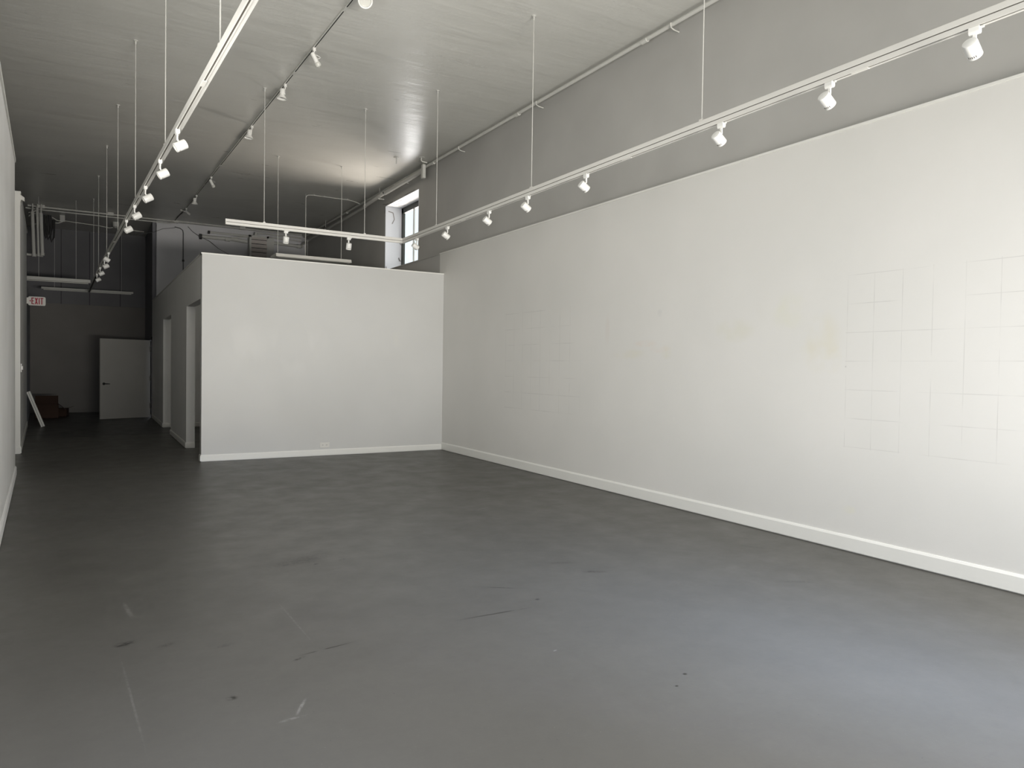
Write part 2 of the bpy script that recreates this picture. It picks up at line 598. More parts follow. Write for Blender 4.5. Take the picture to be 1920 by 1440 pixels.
# white partition: front, hallway side with two door openings, cross piece inside
T = .14
OP = ((11.84, 13.66, 2.49), (16.42, 18.25, 2.50))
struct('wall_partition_front', MB().box((XP, YP, 0), (XR - .001, YP + T, PT - .02)), M_PART)
mb = MB()
y = YP + T
for a, b_, h in OP:
    mb.box((XP, y, 0), (XP + T, a, PT - .02)).box((XP, a, h), (XP + T, b_, PT - .02))
    y = b_
mb.box((XP, y, 0), (XP + T, YR + .15, PT - .02))
struct('wall_partition_side', mb, M_SIDE)
struct('wall_partition_inner', MB().box((XP + T, 18.25, 0), (XR - .001, 18.37, PT - .02)), M_SIDE)
struct('trim_4', MB().box((XP - .012, YP - .012, PT - .02), (XR - .002, YP + T + .012, PT)).box((XP - .012, YP, PT - .02), (XP + T + .012, YR, PT)), M_TRIM)

# left wall: two skewed runs with a wide opening between them, open above


def skew(y0, y1, z00, z01, z10, z11, t=.16, push=0.0):
    """wall section following the left wall line, heights given at both ends"""
    k = MB()
    a, b2 = xl(y0) + push, xl(y1) + push
    k.v += [(a, y0, z00), (b2, y1, z10), (b2 - t, y1, z10), (a - t, y0, z00), (a, y0, z01), (b2, y1, z11), (b2 - t, y1, z11), (a - t, y0, z01)]
    for q in ((0, 3, 2, 1), (4, 5, 6, 7), (0, 1, 5, 4), (1, 2, 6, 5), (2, 3, 7, 6), (3, 0, 4, 7)):
        k.face([i for i in q][::-1])
    return k


def ztop(y):
    return 3.88 + .050 * (y - 7.47)


struct('wall_left', skew(5.40, 11.30, 0, ztop(5.4), 0, ztop(11.3)), M_LEFT)
# added unseen window opening for side light: sill, head, pier and bar
struct('wall_left_sill', skew(YF, 5.40, 0, .9, 0, .9), M_LEFT)
struct('wall_left_head', skew(YF, 5.40, 3.10, 3.56, 3.10, ztop(5.4)), M_LEFT)
struct('wall_left_pier', skew(3.25, 3.33, .9, 3.10, .9, 3.10), M_LEFT)
struct('added_window_3', skew(-.02, .04, .9, 3.10, .9, 3.10, .06, -.05), M_PIPE)
struct('trim_5', skew(YF, 11.32, 3.56, 3.60, ztop(11.3), ztop(11.3) + .04, .185, .012), M_TRIM)
struct('wall_left_back', skew(13.87, 19.64, 0, ztop(13.87) - .04, 0, 4.40), M_LEFT)
struct('trim_6', skew(13.85, 19.66, ztop(13.87) - .04, ztop(13.87), 4.40, 4.44, .185, .012), M_TRIM)
struct('wall_left_end', skew(19.64, YE, 0, 3.18, 0, 3.18), M_BAND)
# end face boards of the left walls
struct('trim_7', MB().box((xl(13.87) - .165, 13.855, 0), (xl(13.87) + .002, 13.869, ztop(13.87) - .04)), M_TRIM)
struct('wall_left_outer', MB().box((XO - .15, 5.6, 0), (XO, YE, CEIL)).box((XO, 5.6, 0), (xl(5.6) - .165, 5.75, CEIL)).box((xl(5.4) - .165, 5.4, 3.10), (xl(5.6) - .16, 5.75, CEIL)), M_GREY)
struct('wall_left_canopy', MB().box((-.62, YF, 3.56), (-.50, 5.6, CEIL)), M_GREY)
struct('wall_left_alcove', MB().box((XO, 16.2, 0), (xl(16.2) - .162, 16.3, 4.2)), M_LEFT)

# shop front behind the camera: piers, sill and head round the glazing
mb = MB().box((XO, YF - .2, 4.4), (XU, YF, CEIL)).box((-.55, YF - .2, 0), (-.1, YF, 4.4)).box((5.2, YF - .2, 0), (XU, YF, 4.4)).box((-.1, YF - .2, 0), (5.2, YF, .45))
struct('wall_front', mb, M_GREY)
mb = MB()
for x in (-.1, 1.2, 2.5, 3.8, 5.14):
    mb.box((x, YF - .18, .45), (x + .06, YF - .12, 4.4))
for z in (.45, 2.4, 4.34):
    mb.box((-.1, YF - .18, z), (5.2, YF - .12, z + .06))
w2 = struct('window_2', mb, M_PIPE)

# outside: neighbouring roof below the side window, pavement in front of the shop
struct('ground_roof', MB().box((6.0, 4, 2.9), (16, 30, 3.0)), M_PAVE)
struct('ground_pavement', MB().box((-8, -16, -.3), (14, YF - .25, -.05)), M_PAVE)


# baseboards: flat board with eased top, held just off the floor
def base(name, pts, h=.105, mat=M_TRIM, t=.016):
    prof = [(0, .010), (t, .010), (t, h - .018), (t * .45, h), (0, h)]
    k = MB()
    k.sweep(prof, [(x, y, 0) for x, y in pts])
    return struct(name, k, mat)


base('baseboard_right', [(XR, 11.69), (XR, YF)][::1], .135)
base('baseboard_partition', [(XP, YP + .15), (XP, YP), (XR - .016, YP)][::1], .105)
base('baseboard_partition_pier', [(XP + T, 13.66), (XP, 13.66), (XP, 16.42), (XP + T, 16.42)][::-1], .105)
base('baseboard_partition_rear', [(XP + T, 18.25), (XP, 18.25), (XP, 21.5)][::-1], .105)
base('baseboard_partition_inner', [(XP + T + .01, 18.25), (XR - .02, 18.25)][::1], .105)
base('baseboard_left', [(xl(5.4), 5.4), (xl(11.3), 11.3)][::1], .12, M_LEFT)
base('baseboard_left_back', [(xl(13.87) - .165, 13.855), (xl(13.87), 13.855), (xl(19.64), 19.64)][::1], .12)
base('baseboard_hall_end', [(xl(YE) + .02, YE), (XP, YE)], .10, M_HALL)

# chipped plaster and frayed paint round the window opening
mb = MB()
for (y, z, dy, dz, a) in ((14.88, 5.02, .16, .020, .5), (14.72, 4.995, .22, .022, .15), (14.45, 4.985, .18, .014, .05), (13.45, 4.985, .55, .014, 0), (14.86, 4.90, .02, .16, .1), (14.81, 4.80, .02, .12, -.2)):
    c_, s_ = math.cos(a * .3), math.sin(a * .3)
    mb.bar((XU - .003, y - dy / 2 * c_, z - dy / 2 * s_ if dy > dz else z - dz / 2), (XU - .003, y + dy / 2 * c_, z + dy / 2 * s_ if dy > dz else z + dz / 2), .004, dz if dy > dz else dy, (0, 0, 1) if dy > dz else (0, 1, 0))
for (x0, z0, x1, z1) in ((.06, 4.86, .17, 4.84), (.17, 4.84, .20, 4.70), (.20, 4.70, .15, 4.60), (.32, 4.22, .36, 4.16), (.30, 3.86, .36, 3.80), (.04, 3.52, .14, 3.38), (.02, 3.66, .06, 3.50), (.31, 3.88, .33, 3.80)):
    mb.bar((XU + x0, WY1 - .014, z0), (XU + x1, WY1 - .014, z1), .004, .020, (0, 1, 0) if False else (0, 0, 1) if abs(x1 - x0) > abs(z1 - z0) else (1, 0, 0))
for (x0, y0, x1, y1) in ((.10, 14.55, .16, 14.35), (.22, 14.60, .30, 14.40), (.05, 14.2, .07, 14.0)):
    mb.bar((XU + x0, y0, WZ1 - .014), (XU + x1, y1, WZ1 - .014), .016, .004)
struct('trim_8', mb, M_CHIP)

# door leaf standing open at the end of the hallway
hinge = Vector((1.425, 21.78, 0))
free = Vector((.235, 21.25, 0))
d_ = (free - hinge).normalized()
nrm = Vector((-d_.y, d_.x, 0))
if nrm.y > 0:
    nrm = -nrm
k = MB().prism([hinge + Vector((0, 0, .012)), free + Vector((0, 0, .012)), free + Vector((0, 0, 2.105)), hinge + Vector((0, 0, 2.105))], -nrm * .045)
door = struct('door_1', k, M_DOOR)
hp_ = free - d_ * .09
k = MB().lathe(hp_ + Vector((0, 0, .93)), nrm, [(0, 0), (0, .034), (.008, .034), (.010, .012), (.045, .012), (.045, 0)], 20)
k.tube([hp_ + nrm * .045 + Vector((0, 0, .93)), hp_ + nrm * .045 - d_ * .13 + Vector((0, 0, .925))], [.014, .009], 10)
k.build('handle', M_BLACK, door)
for z in (.32, 1.07, 1.86):
    MB().box((hinge.x - .005, hinge.y - .03, z - .07), (hinge.x + .032, hinge.y + .01, z + .07)).build('hinge', M_BLACK, door)
mb = MB().box((XP - .02, 21.60, 0), (XP + .14, 21.70, 2.2)).box((XP - .02, 23.05, 0), (XP + .14, 23.13, 2.2)).box((XP - .02, 21.60, 2.12), (XP + .14, 23.13, 2.2))
struct('trim_9', mb, M_BAND)


# ------------------------------------------------------------------ suspended lighting tracks
TT, TB = 3.462, 3.388        # top and underside of the suspended tracks


def track_run(path, parent):
    """wireway on top, track with a slot in its underside beneath"""
    w = .019
    prof = [(-w, TT), (-w, TB), (-.003, TB), (-.003, TB + .014), (.012, TB + .014), (.012, TB), (w, TB), (w, TB + .030), (w - .006, TB + .031),
            (w - .006, TB + .036), (w, TB + .037), (w, TT - .003), (w - .003, TT)]
    pts = [(x, y, 0) for x, y in path]
    MB().sweep(prof, pts).build('channel', M_METAL, parent)
    MB().sweep([(-.0028, TB + .0138), (-.0028, TB + .004), (.0118, TB + .004), (.0118, TB + .0138)], pts).build('slot', M_SLOT, parent)
    MB().sweep([(w - .0055, TB + .0355), (w - .0055, TB + .0315), (w - .002, TB + .0315), (w - .002, TB + .0355)], pts).build('groove', M_SLOT, parent)


def track_run_wide(path, parent):
    """track with its slot near one edge and a flat wireway along its other side"""
    pts = [(x, y, 0) for x, y in path]
    MB().sweep([(-.016, TT - .028), (-.016, TB), (-.0075, TB), (-.0075, TB + .012), (.0035, TB + .012), (.0035, TB), (.0115, TB), (.0115, TB + .005),
                (.0365, TB + .005), (.0365, TT - .028)], pts).build('channel', M_METAL, parent)
    MB().sweep([(-.0073, TB + .0118), (-.0073, TB + .003), (.0033, TB + .003), (.0033, TB + .0118)], pts).build('slot', M_SLOT, parent)


def rod(x, y, parent, zt=CEIL, zb=TT, r=.0045, hook=True):
    o = MB().tube([(x, y, zb - .004), (x, y, zt - .002)], r, 8).build('suspension_rod', M_ROD, parent)
    if hook:
        MB().lathe((x, y, zt), (0, 0, -1), [(0, .026), (.006, .024), (.010, .011), (.045, .008), (.048, .004)], 14).build('ceiling_anchor', M_ROD, o)
        MB().box((x - .014, y - .018, zb), (x + .014, y + .018, zb + .014)).build('clamp', M_METAL, o)
    return o


def joint(x, y, parent, along=(0, 1)):
    a = Vector((along[0], along[1], 0)).normalized() * .055
    MB().bar(Vector((x, y, TB - .0015)) - a, Vector((x, y, TB - .0015)) + a, .026, .004).build('track_joint', M_METAL, parent)


XT, YT = 4.145, 10.33
t1 = thing('suspended_light_track', (XT, YT, TB), 'long white L-shaped light track hung on rods beside the right-hand white wall', 'light track')
track_run([(1.585, YT), (XT, YT), (XT, YF + .3)], t1)
for y in (9.11, 6.63, 4.115, 1.6):
    rod(XT, y, t1)
for x in (2.085, 3.53):
    rod(x, YT, t1)
for y in (8.25, 5.02, 2.77, .5):
    joint(XT, y, t1)
MB().box((1.580, YT - .0195, TB), (1.590, YT + .0195, TT)).build('end_cap', M_METAL, t1)

LP = [(.985, -2.2), (.468, 9.66), (.157, 17.05), (-.015, 22.6)]
t2 = thing('suspended_light_track', (.468, 9.66, TB), 'long straight white light track hung on rods running down into the dark hallway', 'light track')
track_run_wide(LP, t2)


def lx(y):
    for (x0, y0), (x1, y1) in zip(LP, LP[1:]):
        if y <= y1:
            return x0 + (x1 - x0) * (y - y0) / (y1 - y0)
    return LP[-1][0]


for y in (4.70, 7.10, 9.66, 12.2, 14.6, 17.05, 19.5):
    rod(lx(y), y, t2, zb=TT - .028)
for y in (5.25, 9.2, 12.9, 16.9):
    joint(lx(y), y, t2, (LP[1][0] - LP[0][0], LP[1][1] - LP[0][1]))
MB().bar((lx(18.3), 18.3, TB - .004), (lx(22.55), 22.55, TB - .004), .034, .010).build('blank_cover', M_BLACK, t2)


# ------------------------------------------------------------------ cylinder track heads
def make_head(ax=.85, az=.53):
    r = thing('track_light', (0, 0, 0), '', 'track light')
    # adapter gripping the track (track runs along local y)
    k = MB().prism([(-.017, -.028, 0), (.017, -.028, 0), (.017, -.028, -.026), (.010, -.028, -.038), (-.010, -.028, -.038), (-.017, -.028, -.026)], (0, .056, 0))
    k.build('adapter', M_LAMP, r, bevel=.002)
    MB().box((-.006, -.045, -.012), (.006, -.028, -.001)).build('locking_lever', M_LAMP, r)
    MB().prism([(-.006, -.009, -.036), (.006, -.009, -.036), (.006, -.009, -.082), (-.004, -.009, -.094), (-.012, -.009, -.086), (-.006, -.009, -.078)], (0, .018, 0)).build('stem', M_LAMP, r, bevel=.001)
    a = Vector((ax, 0, -az)).normalized()                 # where the lamp points
    p = Vector((az, 0, ax)).normalized()
    c = Vector((-.006, 0, -.088)) - p * .040 if ax > .5 else Vector((-.006, 0, -.088)) - p * .012 + a * .040
    k = MB().lathe(c - a * .046, a, [(0, 0), (0, .031), (.002, .036), (.007, .0385), (.094, .0385), (.096, .0375), (.096, .033), (.080, .030), (.080, 0)], 36)
    k.build('lamp_housing', M_LAMP, r)
    MB().lathe(c - a * .046, a, [(.0815, 0), (.0815, .0295), (.084, .028), (.088, 0)], 28).build('lens', M_GLASSLAMP, r)
    k = MB()
    for i in range(-2, 3):
        q = c + a * (.030) - p * .0385
        yy = i * .009
        dz = .0385 - math.sqrt(.0385 ** 2 - yy ** 2)
        k.bar(q + Vector((0, yy, 0)) + p * (dz) - a * .006, q + Vector((0, yy, 0)) + p * (dz) + a * .006, .0035, .002, p)
    k.build('vent_slots', M_SLOT, r)
    return r


proto = make_head()
cross = make_head(.32, .95)
ordn = ['nearest the camera', 'second from the camera', 'third from the camera', 'fourth from the camera', 'fifth from the camera', 'sixth from the camera',
        'seventh from the camera', 'last before the corner of the track']
first = [True]


def head(x, y, rz, label, group, src=None):
    if src is not None:
        o = src
    else:
        o = proto if first[0] else copy_tree(proto)
        first[0] = False
    o.location = (x, y, TB)
    o.rotation_euler = (0, 0, rz)
    o['label'] = label
    o['group'] = group


RG = 'track lights on the right-hand hanging track'
for i, y in enumerate((2.10, 2.985, 3.91, 5.63, 6.70, 7.585, 8.745, 9.79)):
    head(XT, y, 0 + (.10, 0, .06, -.04, .05, 0, .03, .12)[i], 'white cylinder spotlight on the right-hand hanging track, ' + ordn[i], RG)
CG = 'track lights on the short cross track'
head(2.382, YT, math.pi / 2, 'white cylinder spotlight on the short cross track, left of its pair', CG, cross)
head(3.29, YT, math.pi / 2, 'white cylinder spotlight on the short cross track, right of its pair', CG, copy_tree(cross))
LG = 'track lights on the left-hand hanging track'
lo = ['nearest the camera', 'second from the camera', 'third from the camera', 'fourth from the camera', 'fifth, before the gap',
      'after the gap, turned away', 'third from the far dark end', 'second from the far dark end', 'last, at the far dark end']
for i, y in enumerate((6.40, 7.44, 8.63, 9.75, 10.82, 14.2, 15.2, 16.5, 17.8)):
    head(lx(y), y, math.pi + .042 + (0, -.05, .04, 0, .05, 0, .03, -.05, 0)[i] if i != 5 else .15, 'white cylinder spotlight on left-hand hanging track, ' + lo[i], LG)

# ------------------------------------------------------------------ ceiling-mounted track with mixed lamps
MT = [(2.47, -2.2), (2.35, 7.32), (2.17, 14.2), (2.02, 19.75)]


def mx(y):
    for (x0, y0), (x1, y1) in zip(MT, MT[1:]):
        if y <= y1:
            return x0 + (x1 - x0) * (y - y0) / (y1 - y0)
    return MT[-1][0]


t3 = thing('ceiling_light_track', (mx(10), 10, CEIL - .022), 'thin grey light track fixed flat to the ceiling down the middle of the room', 'light track')
w = .018
zb = CEIL - .022
MB().sweep([(-w, CEIL), (-w, zb), (-.007, zb), (-.007, zb + .012), (.007, zb + .012), (.007, zb), (w, zb), (w, CEIL)], [(x, y, 0) for x, y in MT]).build('channel', M_LPIPE, t3)
MB().sweep([(-.0068, zb + .0115), (-.0068, zb + .002), (.0068, zb + .002), (.0068, zb + .0115)], [(x, y, 0) for x, y in MT]).build('slot', M_CABLE, t3)
MB().tube([(2.02, 19.75, CEIL - .012), (1.99, 20.3, CEIL - .012), (1.95, 21.0, CEIL - .03)], .009, 8).build('feed_cable', M_CABLE, t3)
for y in (7.55, 9.55, 14.75, 16.5):
    MB().box((mx(y) - .017, y - .05, zb - .002), (mx(y) + .017, y + .05, zb + .002)).build('track_joint', M_PIPE, t3)
MG = 'lamps on the ceiling track'


def mlamp(y, label, kind, aim):
    x = mx(y)
    r = thing('ceiling_spotlight', (x, y, zb), label, 'spotlight', MG)
    MB().lathe((x, y, zb), (0, 0, -1), [(0, .021), (.034, .021), (.038, .016), (.038, 0)], 18).build('adapter', M_LAMP, r)
    a = Vector(aim).normalized()
    s = a.cross(Vector((0, 0, 1))).normalized()
    up = s.cross(a).normalized()
    if up.z < 0:
        up = -up
    top = Vector((x, y, zb - .036))
    if kind == 'bell':
        c = top + Vector((-.035, 0, -.04))
        MB().bar(top, top + Vector((-.008, 0, -.055)), .010, .010, (0, 1, 0)).build('stem', M_LAMP, r)
        MB().lathe(c, a, [(-.005, 0), (-.005, .030), (.0, .034), (.060, .036), (.064, .032), (.075, .034), (.125, .068), (.128, .070), (.128, .064), (.08, .034), (.08, 0)], 32).build('lamp_shade', M_LAMP, r)
        MB().lathe(c, a, [(.085, 0), (.085, .034), (.105, .046), (.115, 0)], 24).build('bulb', M_CABLE, r)
    elif kind == 'tube':
        c = top + Vector((-.02, 0, -.035))
        MB().bar(top, top + Vector((-.01, 0, -.05)), .010, .010, (0, 1, 0)).build('stem', M_LAMP, r)
        MB().lathe(c, a, [(-.01, 0), (-.01, .022), (0, .027), (.105, .027), (.105, 0)], 26).build('lamp_housing', M_LAMP, r)
        MB().lathe(c, a, [(.106, 0), (.106, .032), (.112, .036), (.135, .038), (.155, .030), (.168, 0)], 26).build('bulb', M_GLASSLAMP, r)
        lp = [c + a * .02 + up * .03 + s * .0]
        for i in range(1, 10):
            t = i / 9 * math.pi
            lp.append(c + a * (.02 + .05 * (i / 9)) + up * .03 + Vector((1, 0, 0)) * (.045 * math.sin(t)))
        MB().tube(lp, .003, 6).build('cord', M_LAMP, r)
    elif kind == 'ring':
        c = top + Vector((.035, .0, -.06))
        MB().bar(top, c, .012, .012, (0, 1, 0)).build('stem', M_LAMP, r)
        MB().lathe(c - a * .05, a, [(0, 0), (0, .050), (.01, .056), (.055, .068), (.120, .074), (.124, .070), (.120, .060), (.105, .056)], 36).build('lamp_housing', M_LAMP, r)
        MB().lathe(c - a * .05, a, [(.095, 0), (.100, .040), (.104, .057), (.094, .057)], 30).build('bulb', M_GLASSLAMP, r)
    else:
        c = top + Vector((.02, 0, -.07))
        MB().bar(top, c, .010, .010, (0, 1, 0)).build('stem', M_LAMP, r)
        MB().bar(top + Vector((-.10, 0, -.03)), c, .010, .010).build('side_arm', M_LAMP, r)
        MB().lathe(top + Vector((-.13, 0, -.03)), (1, 0, 0), [(0, 0), (0, .018), (.03, .020), (.03, 0)], 16).build('socket', M_LAMP, r)
        pts = []
        for i in range(29):
            t = i / 28
            ang = t * 4 * 2 * math.pi
            pts.append(c + a * (t * .08) + (s * math.cos(ang) + up * math.sin(ang)) * .026)
        MB().tube(pts, .007, 7).build('bulb', M_LAMP, r)
    return r


mlamp(7.05, 'white round-faced ceiling spotlight nearest the camera, largest of the ceiling track lamps', 'ring', (-.15, -.72, -.62))
mlamp(8.66, 'white tube-shaped ceiling spotlight with a looped cord, second from the camera', 'tube', (.50, .05, -.85))
mlamp(9.98, 'white bell-shaped ceiling spotlight, nearest of the three bells', 'bell', (-.05, .06, -1))
mlamp(12.0, 'white bell-shaped ceiling spotlight, middle of the three bells', 'bell', (-.10, .05, -1))
mlamp(15.7, 'white tube-shaped ceiling spotlight, farther of the two tubes, beside the left-hand track', 'tube', (.45, .1, -.85))
mlamp(17.6, 'small white bell-shaped ceiling spotlight, farthest bell from the camera', 'bell', (-.05, .05, -1))
mlamp(19.2, 'bare coiled bulb lamp at the far end of the ceiling track', 'coil', (.75, 0, -.55))

# ------------------------------------------------------------------ pipes and conduits on the right
XC = 5.43
c1 = thing('ceiling_conduit', (XC, 10, 5.235), 'long light grey conduit pipe running along the top of the right-hand grey wall', 'conduit')
MB().tube([(XC, YF, 5.237), (XC, 21.3, 5.262)], .023, 14).build('pipe', M_LPIPE, c1)
for y in (3.1, 6.3, 9.1, 12.1, 14.0, 17.2):
    MB().tube([(XC, y - .045, 5.24), (XC, y + .045, 5.24)], .029, 14).build('coupling', M_LPIPE, c1)
for y in (2.2, 5.85, 8.55, 11.0, 13.5):
    k = MB().tube([(XC - .026, y, 5.255), (XC - .031, y, 5.235), (XC - .02, y, 5.205), (XC + .02, y, 5.19), (XU, y, 5.185)], .007, 8)
    k.build('strap', M_LPIPE, c1)

jb = MB().box((5.34, 12.37, 5.02), (5.40, 12.45, 5.275))
jb = jb.build('junction_box', M_LPIPE, None, bevel=.004)
tag(jb, 'narrow upright grey box on the pipes just above the side window', 'junction box')

c2 = thing('ceiling_pipe', (5.37, 17, 5.15), 'thicker dark grey pipe below the conduit, running past the side window to the back wall', 'pipe')
MB().tube([(5.385, 12.45, 5.175), (5.385, 14.45, 5.16)], .042, 16).build('pipe', M_PIPE, c2)
MB().tube([(5.40, 15.75, 5.12), (5.40, 21.42, 5.06)], .030, 14).build('pipe', M_PIPE, c2)
for y in (14.72, 18.8):
    MB().tube([(5.36, y, 5.14), (5.36, y, CEIL)], .006, 8).build('hanger', M_PIPE, c2)
    MB().box((5.33, y - .012, 5.08), (5.46, y + .012, 5.095)).build('bracket', M_PIPE, c2)
MB().tube([(5.36, 20.6, 4.35), (5.36, 20.6, 5.08)], .008, 8).build('drop_rod', M_PIPE, c2)

sl = thing('strip_light', (5.36, 15.2, 5.12), 'bright short tube with a dark open end, fixed beside the top of the window', 'strip light')
MB().lathe((5.37, 14.47, 5.165), (0, 1, -.035), [(.0, .036), (.0, .040), (1.25, .040), (1.25, 0)], 20).build('housing', M_METAL, sl)
MB().lathe((5.37, 14.475, 5.165), (0, 1, -.035), [(0.004, .0), (.004, .0355)], 20).build('open_end', M_BLACK, sl)

for (x, y, l) in ((4.83, 12.40, 'small ceiling hook left of the pipe junction, over the bright window glow'), (5.21, 12.14, 'small ceiling bracket just above the pipe junction')):
    h = thing('ceiling_hook', (x, y, CEIL), l, 'hook')
    MB().lathe((x, y, CEIL), (0, 0, -1), [(0, .055), (.006, .050), (.012, .012), (.012, 0)], 18).build('plate', M_PIPE, h)
    if x < 5:
        MB().tube([(x, y, CEIL - .01), (x, y, CEIL - .12)], .010, 10).build('shank', M_PIPE, h)
    else:
        MB().tube([(x, y, CEIL - .01), (x, y, CEIL - .06), (x + .02, y, CEIL - .075), (x + .12, y + .02, CEIL - .075)], .013, 10).build('shank', M_LPIPE, h)

# thin conduit crossing the ceiling to the right wall, with its drop
c3 = thing('drop_conduit', (4.15, 16.13, 3.6), 'thin conduit dropping from the ceiling behind the cross track, then bending toward the right wall', 'conduit')
k = [(4.15, 16.13, 3.3), (4.15, 16.13, 5.22), (4.165, 16.13, 5.27), (4.215, 16.13, 5.298), (4.35, 16.13, 5.305), (5.12, 16.13, 5.305), (5.25, 16.13, 5.29), (5.40, 16.13, 5.25)]
MB().tube(k, .010, 10).build('pipe', M_ROD, c3)
for x in (4.33, 4.55, 5.1):
    MB().box((x - .012, 16.10, 5.292), (x + .012, 16.16, CEIL)).build('strap', M_ROD, c3)
MB().tube([(4.15, 16.13, 5.2), (4.15, 16.13, CEIL)], .005, 8).build('hanger', M_ROD, c3)

# fluorescent fittings hung above the partition room


def strip(loc_x0, loc_x1, y, z, label, rods, mat=M_METAL, deep=.52):
    r = thing('fluorescent_light', ((loc_x0 + loc_x1) / 2, y, z), label, 'ceiling light', 'hanging fluorescent lights')
    k = MB().prism([(loc_x0, y, z), (loc_x0, y + .03, z + .062), (loc_x0, y + deep - .03, z + .062), (loc_x0, y + deep, z)], (loc_x1 - loc_x0, 0, 0))
    k.build('housing', mat, r, bevel=.003)
    MB().box((loc_x0 + .03, y + .05, z - .006), (loc_x1 - .03, y + deep - .05, z + .004)).build('diffuser', M_GLASSLAMP, r)
    for x in rods:
        rod(x, y + deep / 2, r, CEIL, z + .062, .0045)
    return r


strip(2.90, 4.30, 13.30, 3.455, 'white fluorescent light fitting hanging just above the top of the white partition', (2.98, 4.17), deep=.50)


def tube_light(x0, x1, y, z, h, label, mat):
    r = thing('strip_light', ((x0 + x1) / 2, y, z), label, 'strip light')
    MB().box((x0, y - .04, z), (x1, y + .04, z + h)).build('housing', mat, r, bevel=.004)
    MB().tube([(x0 + .05, y, z - .014), (x1 - .05, y, z - .014)], .014, 10).build('tube', M_GLASSLAMP, r)
    for x in (x0 + .3, x1 - .3):
        MB().tube([(x, y, z + h), (x, y, CEIL)], .004, 6).build('suspension_rod', M_ROD, r)
    return r


tube_light(-1.32, .02, 19.95, 3.385, .075, 'upper pale strip light across the dark hallway, ending at the hanging track', M_PIPE)
tube_light(-1.12, 1.067, 23.0, 3.443, .052, 'lower grey strip light hanging across the dark hallway above the exit sign', M_PIPE)

# ------------------------------------------------------------------ pipes on the rear wall
YQ = YR - .12
c4 = thing('ceiling_conduit', (1.7, 21.05, 5.27), 'pair of grey conduits crossing the far ceiling from the left wall to the vent', 'conduit')
MB().tube([(-1.30, 21.05, 5.285), (-1.0, 21.05, 5.28), (1.90, 21.05, 5.275), (1.98, 21.02, 5.26), (2.06, 21.05, 5.285), (5.3, 21.05, 5.27)], .022, 12).build('pipe', M_PIPE, c4)
MB().tube([(-1.35, 21.13, 5.235), (-1.0, 21.13, 5.225), (1.80, 21.13, 5.225), (1.98, 21.05, 5.25)], .018, 12).build('pipe', M_PIPE, c4)
MB().box((1.93, 20.99, 5.235), (2.03, 21.09, 5.30)).build('connector', M_PIPE, c4)
for x in (-1.02, .46, 3.66):
    MB().box((x - .07, 21.0, 5.245), (x + .07, 21.10, CEIL)).build('clamp', M_PIPE, c4)

c5 = thing('wall_pipe', (3.3, YQ, 5.0), 'thick grey pipe with dark flange on the far grey wall, left of the louvred vent', 'pipe')
MB().tube([(2.64, YQ - .02, 4.995), (3.45, YQ - .02, 5.0), (3.86, YQ - .02, 4.97)], .052, 16).build('pipe', M_PIPE, c5)
MB().tube([(2.60, YQ - .02, 4.99), (2.66, YQ - .02, 4.99)], .075, 16).build('flange', M_CABLE, c5)
MB().tube([(3.26, YQ - .05, 4.985), (3.38, YQ - .05, 4.985)], .062, 16).build('coupling', M_PIPE, c5)
c6 = thing('wall_pipe', (3.3, YQ, 5.1), 'thin grey pipe on the far grey wall just above the thick flanged pipe', 'pipe')
MB().tube([(2.86, YQ, 5.135), (3.95, YQ, 5.14)], .028, 12).build('pipe', M_PIPE, c6)
MB().tube([(2.82, YQ, 5.135), (2.87, YQ, 5.135)], .045, 14).build('flange', M_CABLE, c6)
MB().tube([(3.40, YQ - .09, 5.02), (4.0, YQ - .09, 5.13), (4.08, YQ - .06, 5.20)], .024, 12).build('branch', M_PIPE, c6)
c7 = thing('wall_pipe', (5.0, YQ, 5.0), 'lowest grey pipe on the far wall, right of the louvred vent', 'pipe')
MB().tube([(4.50, YQ, 5.02), (5.36, YQ, 4.985), (5.40, YQ - .05, 4.99)], .048, 16).build('pipe', M_PIPE, c7)
MB().tube([(5.26, YQ, 4.99), (5.36, YQ, 4.985)], .060, 16).build('coupling', M_PIPE, c7)
c8 = thing('wall_pipe', (5.0, YQ, 5.2), 'pair of thin grey pipes on the far wall above and right of the louvred vent', 'pipe')
MB().tube([(4.1, YQ, 5.255), (5.38, YQ, 5.235)], .026, 12).build('pipe', M_PIPE, c8)
MB().tube([(4.45, YQ, 5.165), (5.38, YQ, 5.14)], .022, 12).build('pipe', M_PIPE, c8)

lv = thing('louvred_vent', (4.13, 21.3, 4.3), 'brown-grey louvred vent panel on the far wall, showing above the partition', 'vent')
v0, v1, z0, z1 = 3.88, 4.40, 3.55, 5.14
MB().box((v0, 21.16, z0), (v0 + .05, 21.30, z1)).box((v1 - .05, 21.16, z0), (v1, 21.30, z1)).box((v0, 21.16, z1 - .05), (v1, 21.30, z1)).box((v0, 21.16, z0), (v1, 21.30, z0 + .05)).build('frame', M_PIPE, lv)
MB().box((v0 + .05, 21.28, z0), (v1 - .05, 21.30, z1 - .05)).build('backing', M_CABLE, lv)
z = z0 + .07
M_LOUV = painted('louvre_paint', (0.52, 0.48, 0.45), .06, .6)
while z < z1 - .1:
    MB().prism([(v0 + .05, 21.17, z + .098), (v0 + .05, 21.185, z), (v0 + .05, 21.195, z), (v0 + .05, 21.18, z + .098)][::-1], (v1 - v0 - .1, 0, 0)).build('slat', M_LOUV, lv)
    z += .118
MB().box((v1, 21.2, z0), (v1 + .16, YR, 5.10)).build('duct', M_PIPE, lv)
MB().tube([(4.06, 21.22, z1), (4.06, 21.22, 5.24)], .035, 12).build('pipe_stub', M_PIPE, lv)

